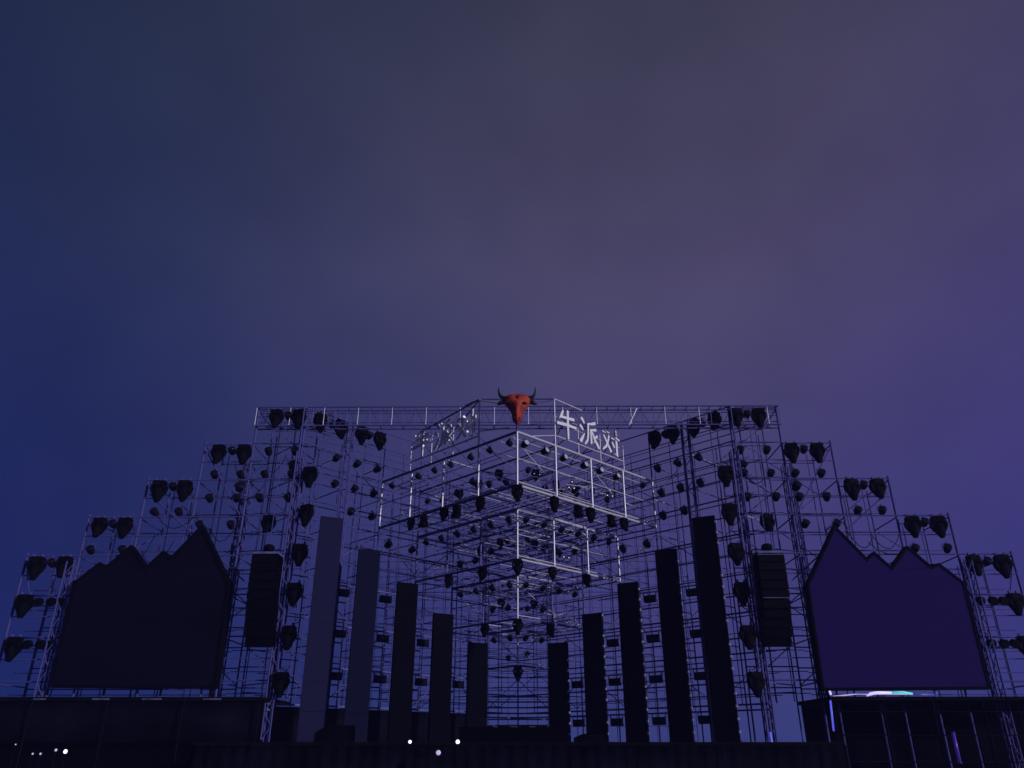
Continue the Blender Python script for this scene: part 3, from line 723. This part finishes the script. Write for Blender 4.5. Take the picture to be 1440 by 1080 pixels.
# ------------------------------------------------------------------ stage furniture
dj = thing('dj_booth', 'long low black booth in the middle of the stage floor', 'booth', (-.16, 28.6, 1.755))
link('front_panel', mesh('front_panel', lambda bm: box(bm, -1.85, 1.85, -.06, 0, 0, .42), M['black2']), dj)
link('table_top', mesh('table_top', lambda bm: box(bm, -1.9, 1.9, -.1, .8, .421, .47), M['black2']), dj)
for x in (-1.8, 1.8): link('side_panel', mesh('side_panel', lambda bm: box(bm, x - .03, x + .03, .003, .75, 0, .418), M['black2']), dj)
for x in (-.9, -.3, .35, .95): link('deck_player', mesh('deck_player', lambda bm: box(bm, x - .2, x + .2, .1, .5, .472, .53, top=(.94, .9)), M['black']), dj)
def wedge(x, y, wd, h, label):
    t = thing('stage_monitor', label, 'speaker', (x, y, 1.755))
    def b(bm):
        prism(bm, [(-wd / 2, 0), (-wd / 2, h * .55), (-wd * .2, h), (wd / 2, h), (wd / 2, 0)], -.3, .3)
    link('cabinet', mesh('cabinet', b, M['black2']), t)
    link('grille', mesh('grille', lambda bm: box(bm, -wd * .15, wd * .45, -.32, -.302, h * .12, h * .86), M['black']), t)
wedge(2.4, 28.6, 1.0, .26, 'low black stage wedge just right of the booth')
wedge(-6.25, 28.8, 1.25, .52, 'square black stage monitor in front of the second left column')
# lit work lamps at the stage foot
def lamp(x, y, z, r, m, label):
    r *= .72
    t = thing('work_lamp', label, 'lamp', (x, y, 0))
    pole('stand', (x, y, 0), (x, y, z - .05), .012, 'stand', t)
    hs = link('housing', mesh('housing', lambda bm: lathe(bm, [(-.12, r * .5), (-.08, r * 1.1), (0, r * 1.25)], 12, (0, -1, 0), (0, 0, z)), M['black']), t)
    link('lens', mesh('lens', lambda bm: lathe(bm, [(.002, r), (.03, r * .6)], 14, (0, -1, 0), (0, 0, z)), M[m]), hs)
    link('foot', mesh('foot', lambda bm: lathe(bm, [(.004, .2), (.03, .18), (.05, .03)], 12), M['steel']), t)
lamp(-14.85, 25, 1.68, .03, 'lilac', 'faintest small lamp at the far left foot of the stage')
lamp(-14.28, 25, 1.43, .04, 'lilac', 'dim lilac lamp, second from the left edge at the stage foot')
lamp(-14.05, 25, 1.43, .045, 'lilac', 'lilac lamp, third from the left edge at the stage foot')
lamp(-13.62, 25, 1.53, .055, 'lilac', 'lilac lamp just left of the brightest lamp at lower left')
lamp(-13.33, 25, 1.49, .085, 'warm', 'brightest white lamp of the lower left cluster')
lamp(-3.19, 25, 1.75, .07, 'warm', 'bright white lamp low between the middle left columns')
lamp(-2.34, 25, 1.46, .10, 'lilac', 'oval lilac lamp lowest of the three near the booth')
lamp(-1.78, 25, 1.75, .085, 'warm', 'round cool white lamp just left of the booth')
# light tubes at right
def ltube(p, q, r, m, label):
    t = thing('light_tube', label, 'light tube', p)
    p_, q_ = Vector(p), Vector(q); dv = q_ - p_
    link('tube', mesh('tube', lambda bm: tube(bm, [dv * .03, dv * .97], r, 8), M[m]), t)
    for a, b in ((0, .028), (.972, 1)): link('cap', mesh('cap', lambda bm: tube(bm, [dv * a, dv * b], r * 1.35, 8), M['steel']), t)
ltube((11.14, 29.85, 2.1), (11.2, 29.85, 3.15), .035, 'blue_tube', 'upright violet blue light tube at the inner corner below the right screen')
ltube((9.0, 30.1, 1.3), (8.98, 30.1, 2.12), .035, 'blue_tube', 'upright bright blue light tube at the foot of the right tower')
ltube((15.3, 29.8, 1.1), (15.3, 29.8, 2.1), .06, 'violet_tube', 'dim violet upright tube below the middle of the right screen')
lst = thing('light_strip', 'glowing white to cyan light strip under the right screen', 'light strip', (11.2, 29.78, 3.3))
def seg(pts, r, m): link('segment', mesh('segment', lambda bm: tube(bm, pts, r, 8), M[m]), lst)
seg([(0, 0, .14), (.03, 0, .0)], .04, 'white_strip')
seg([(.1, 0, -.03), (.5, 0, -.01), (.95, 0, .03)], [.01, .02, .012], 'lilac')
seg([(.95, .02, .03), (1.35, .02, .02), (2.0, .02, .03), (2.9, .02, .02), (3.75, .02, .01)], .014, 'lilac')
seg([(1.3, 0, -.03), (1.45, 0, .04), (1.7, 0, .08), (2.2, 0, .08)], [.025, .055, .048, .035], 'white_strip')
seg([(2.2, 0, .08), (2.6, 0, .085), (2.95, 0, .04)], [.035, .05, .035], 'cyan_strip')
seg([(2.95, 0, .04), (3.3, 0, .0), (3.75, 0, .01)], [.03, .02, .018], 'dimblue_strip')
seg([(3.78, 0, -.06), (3.8, 0, .12)], .05, 'dimblue_strip')


# ------------------------------------------------------------------ thin violet stage haze
hz = link('haze', mesh('haze', lambda bm: box(bm, -60, 60, -6, 60, -1, 16.2), M['ground'])); hz['kind'] = 'stuff'
hm = bpy.data.materials.new('thin_stage_haze'); hm.use_nodes = True; ht = hm.node_tree; ht.nodes.clear()
ho = ht.nodes.new('ShaderNodeOutputMaterial'); hv = ht.nodes.new('ShaderNodeVolumePrincipled'); ht.links.new(hv.outputs[0], ho.inputs['Volume'])
hv.inputs['Color'].default_value = (.36, .32, 1.0, 1); hv.inputs['Density'].default_value = .0010
hz.data.materials.clear(); hz.data.materials.append(hm)
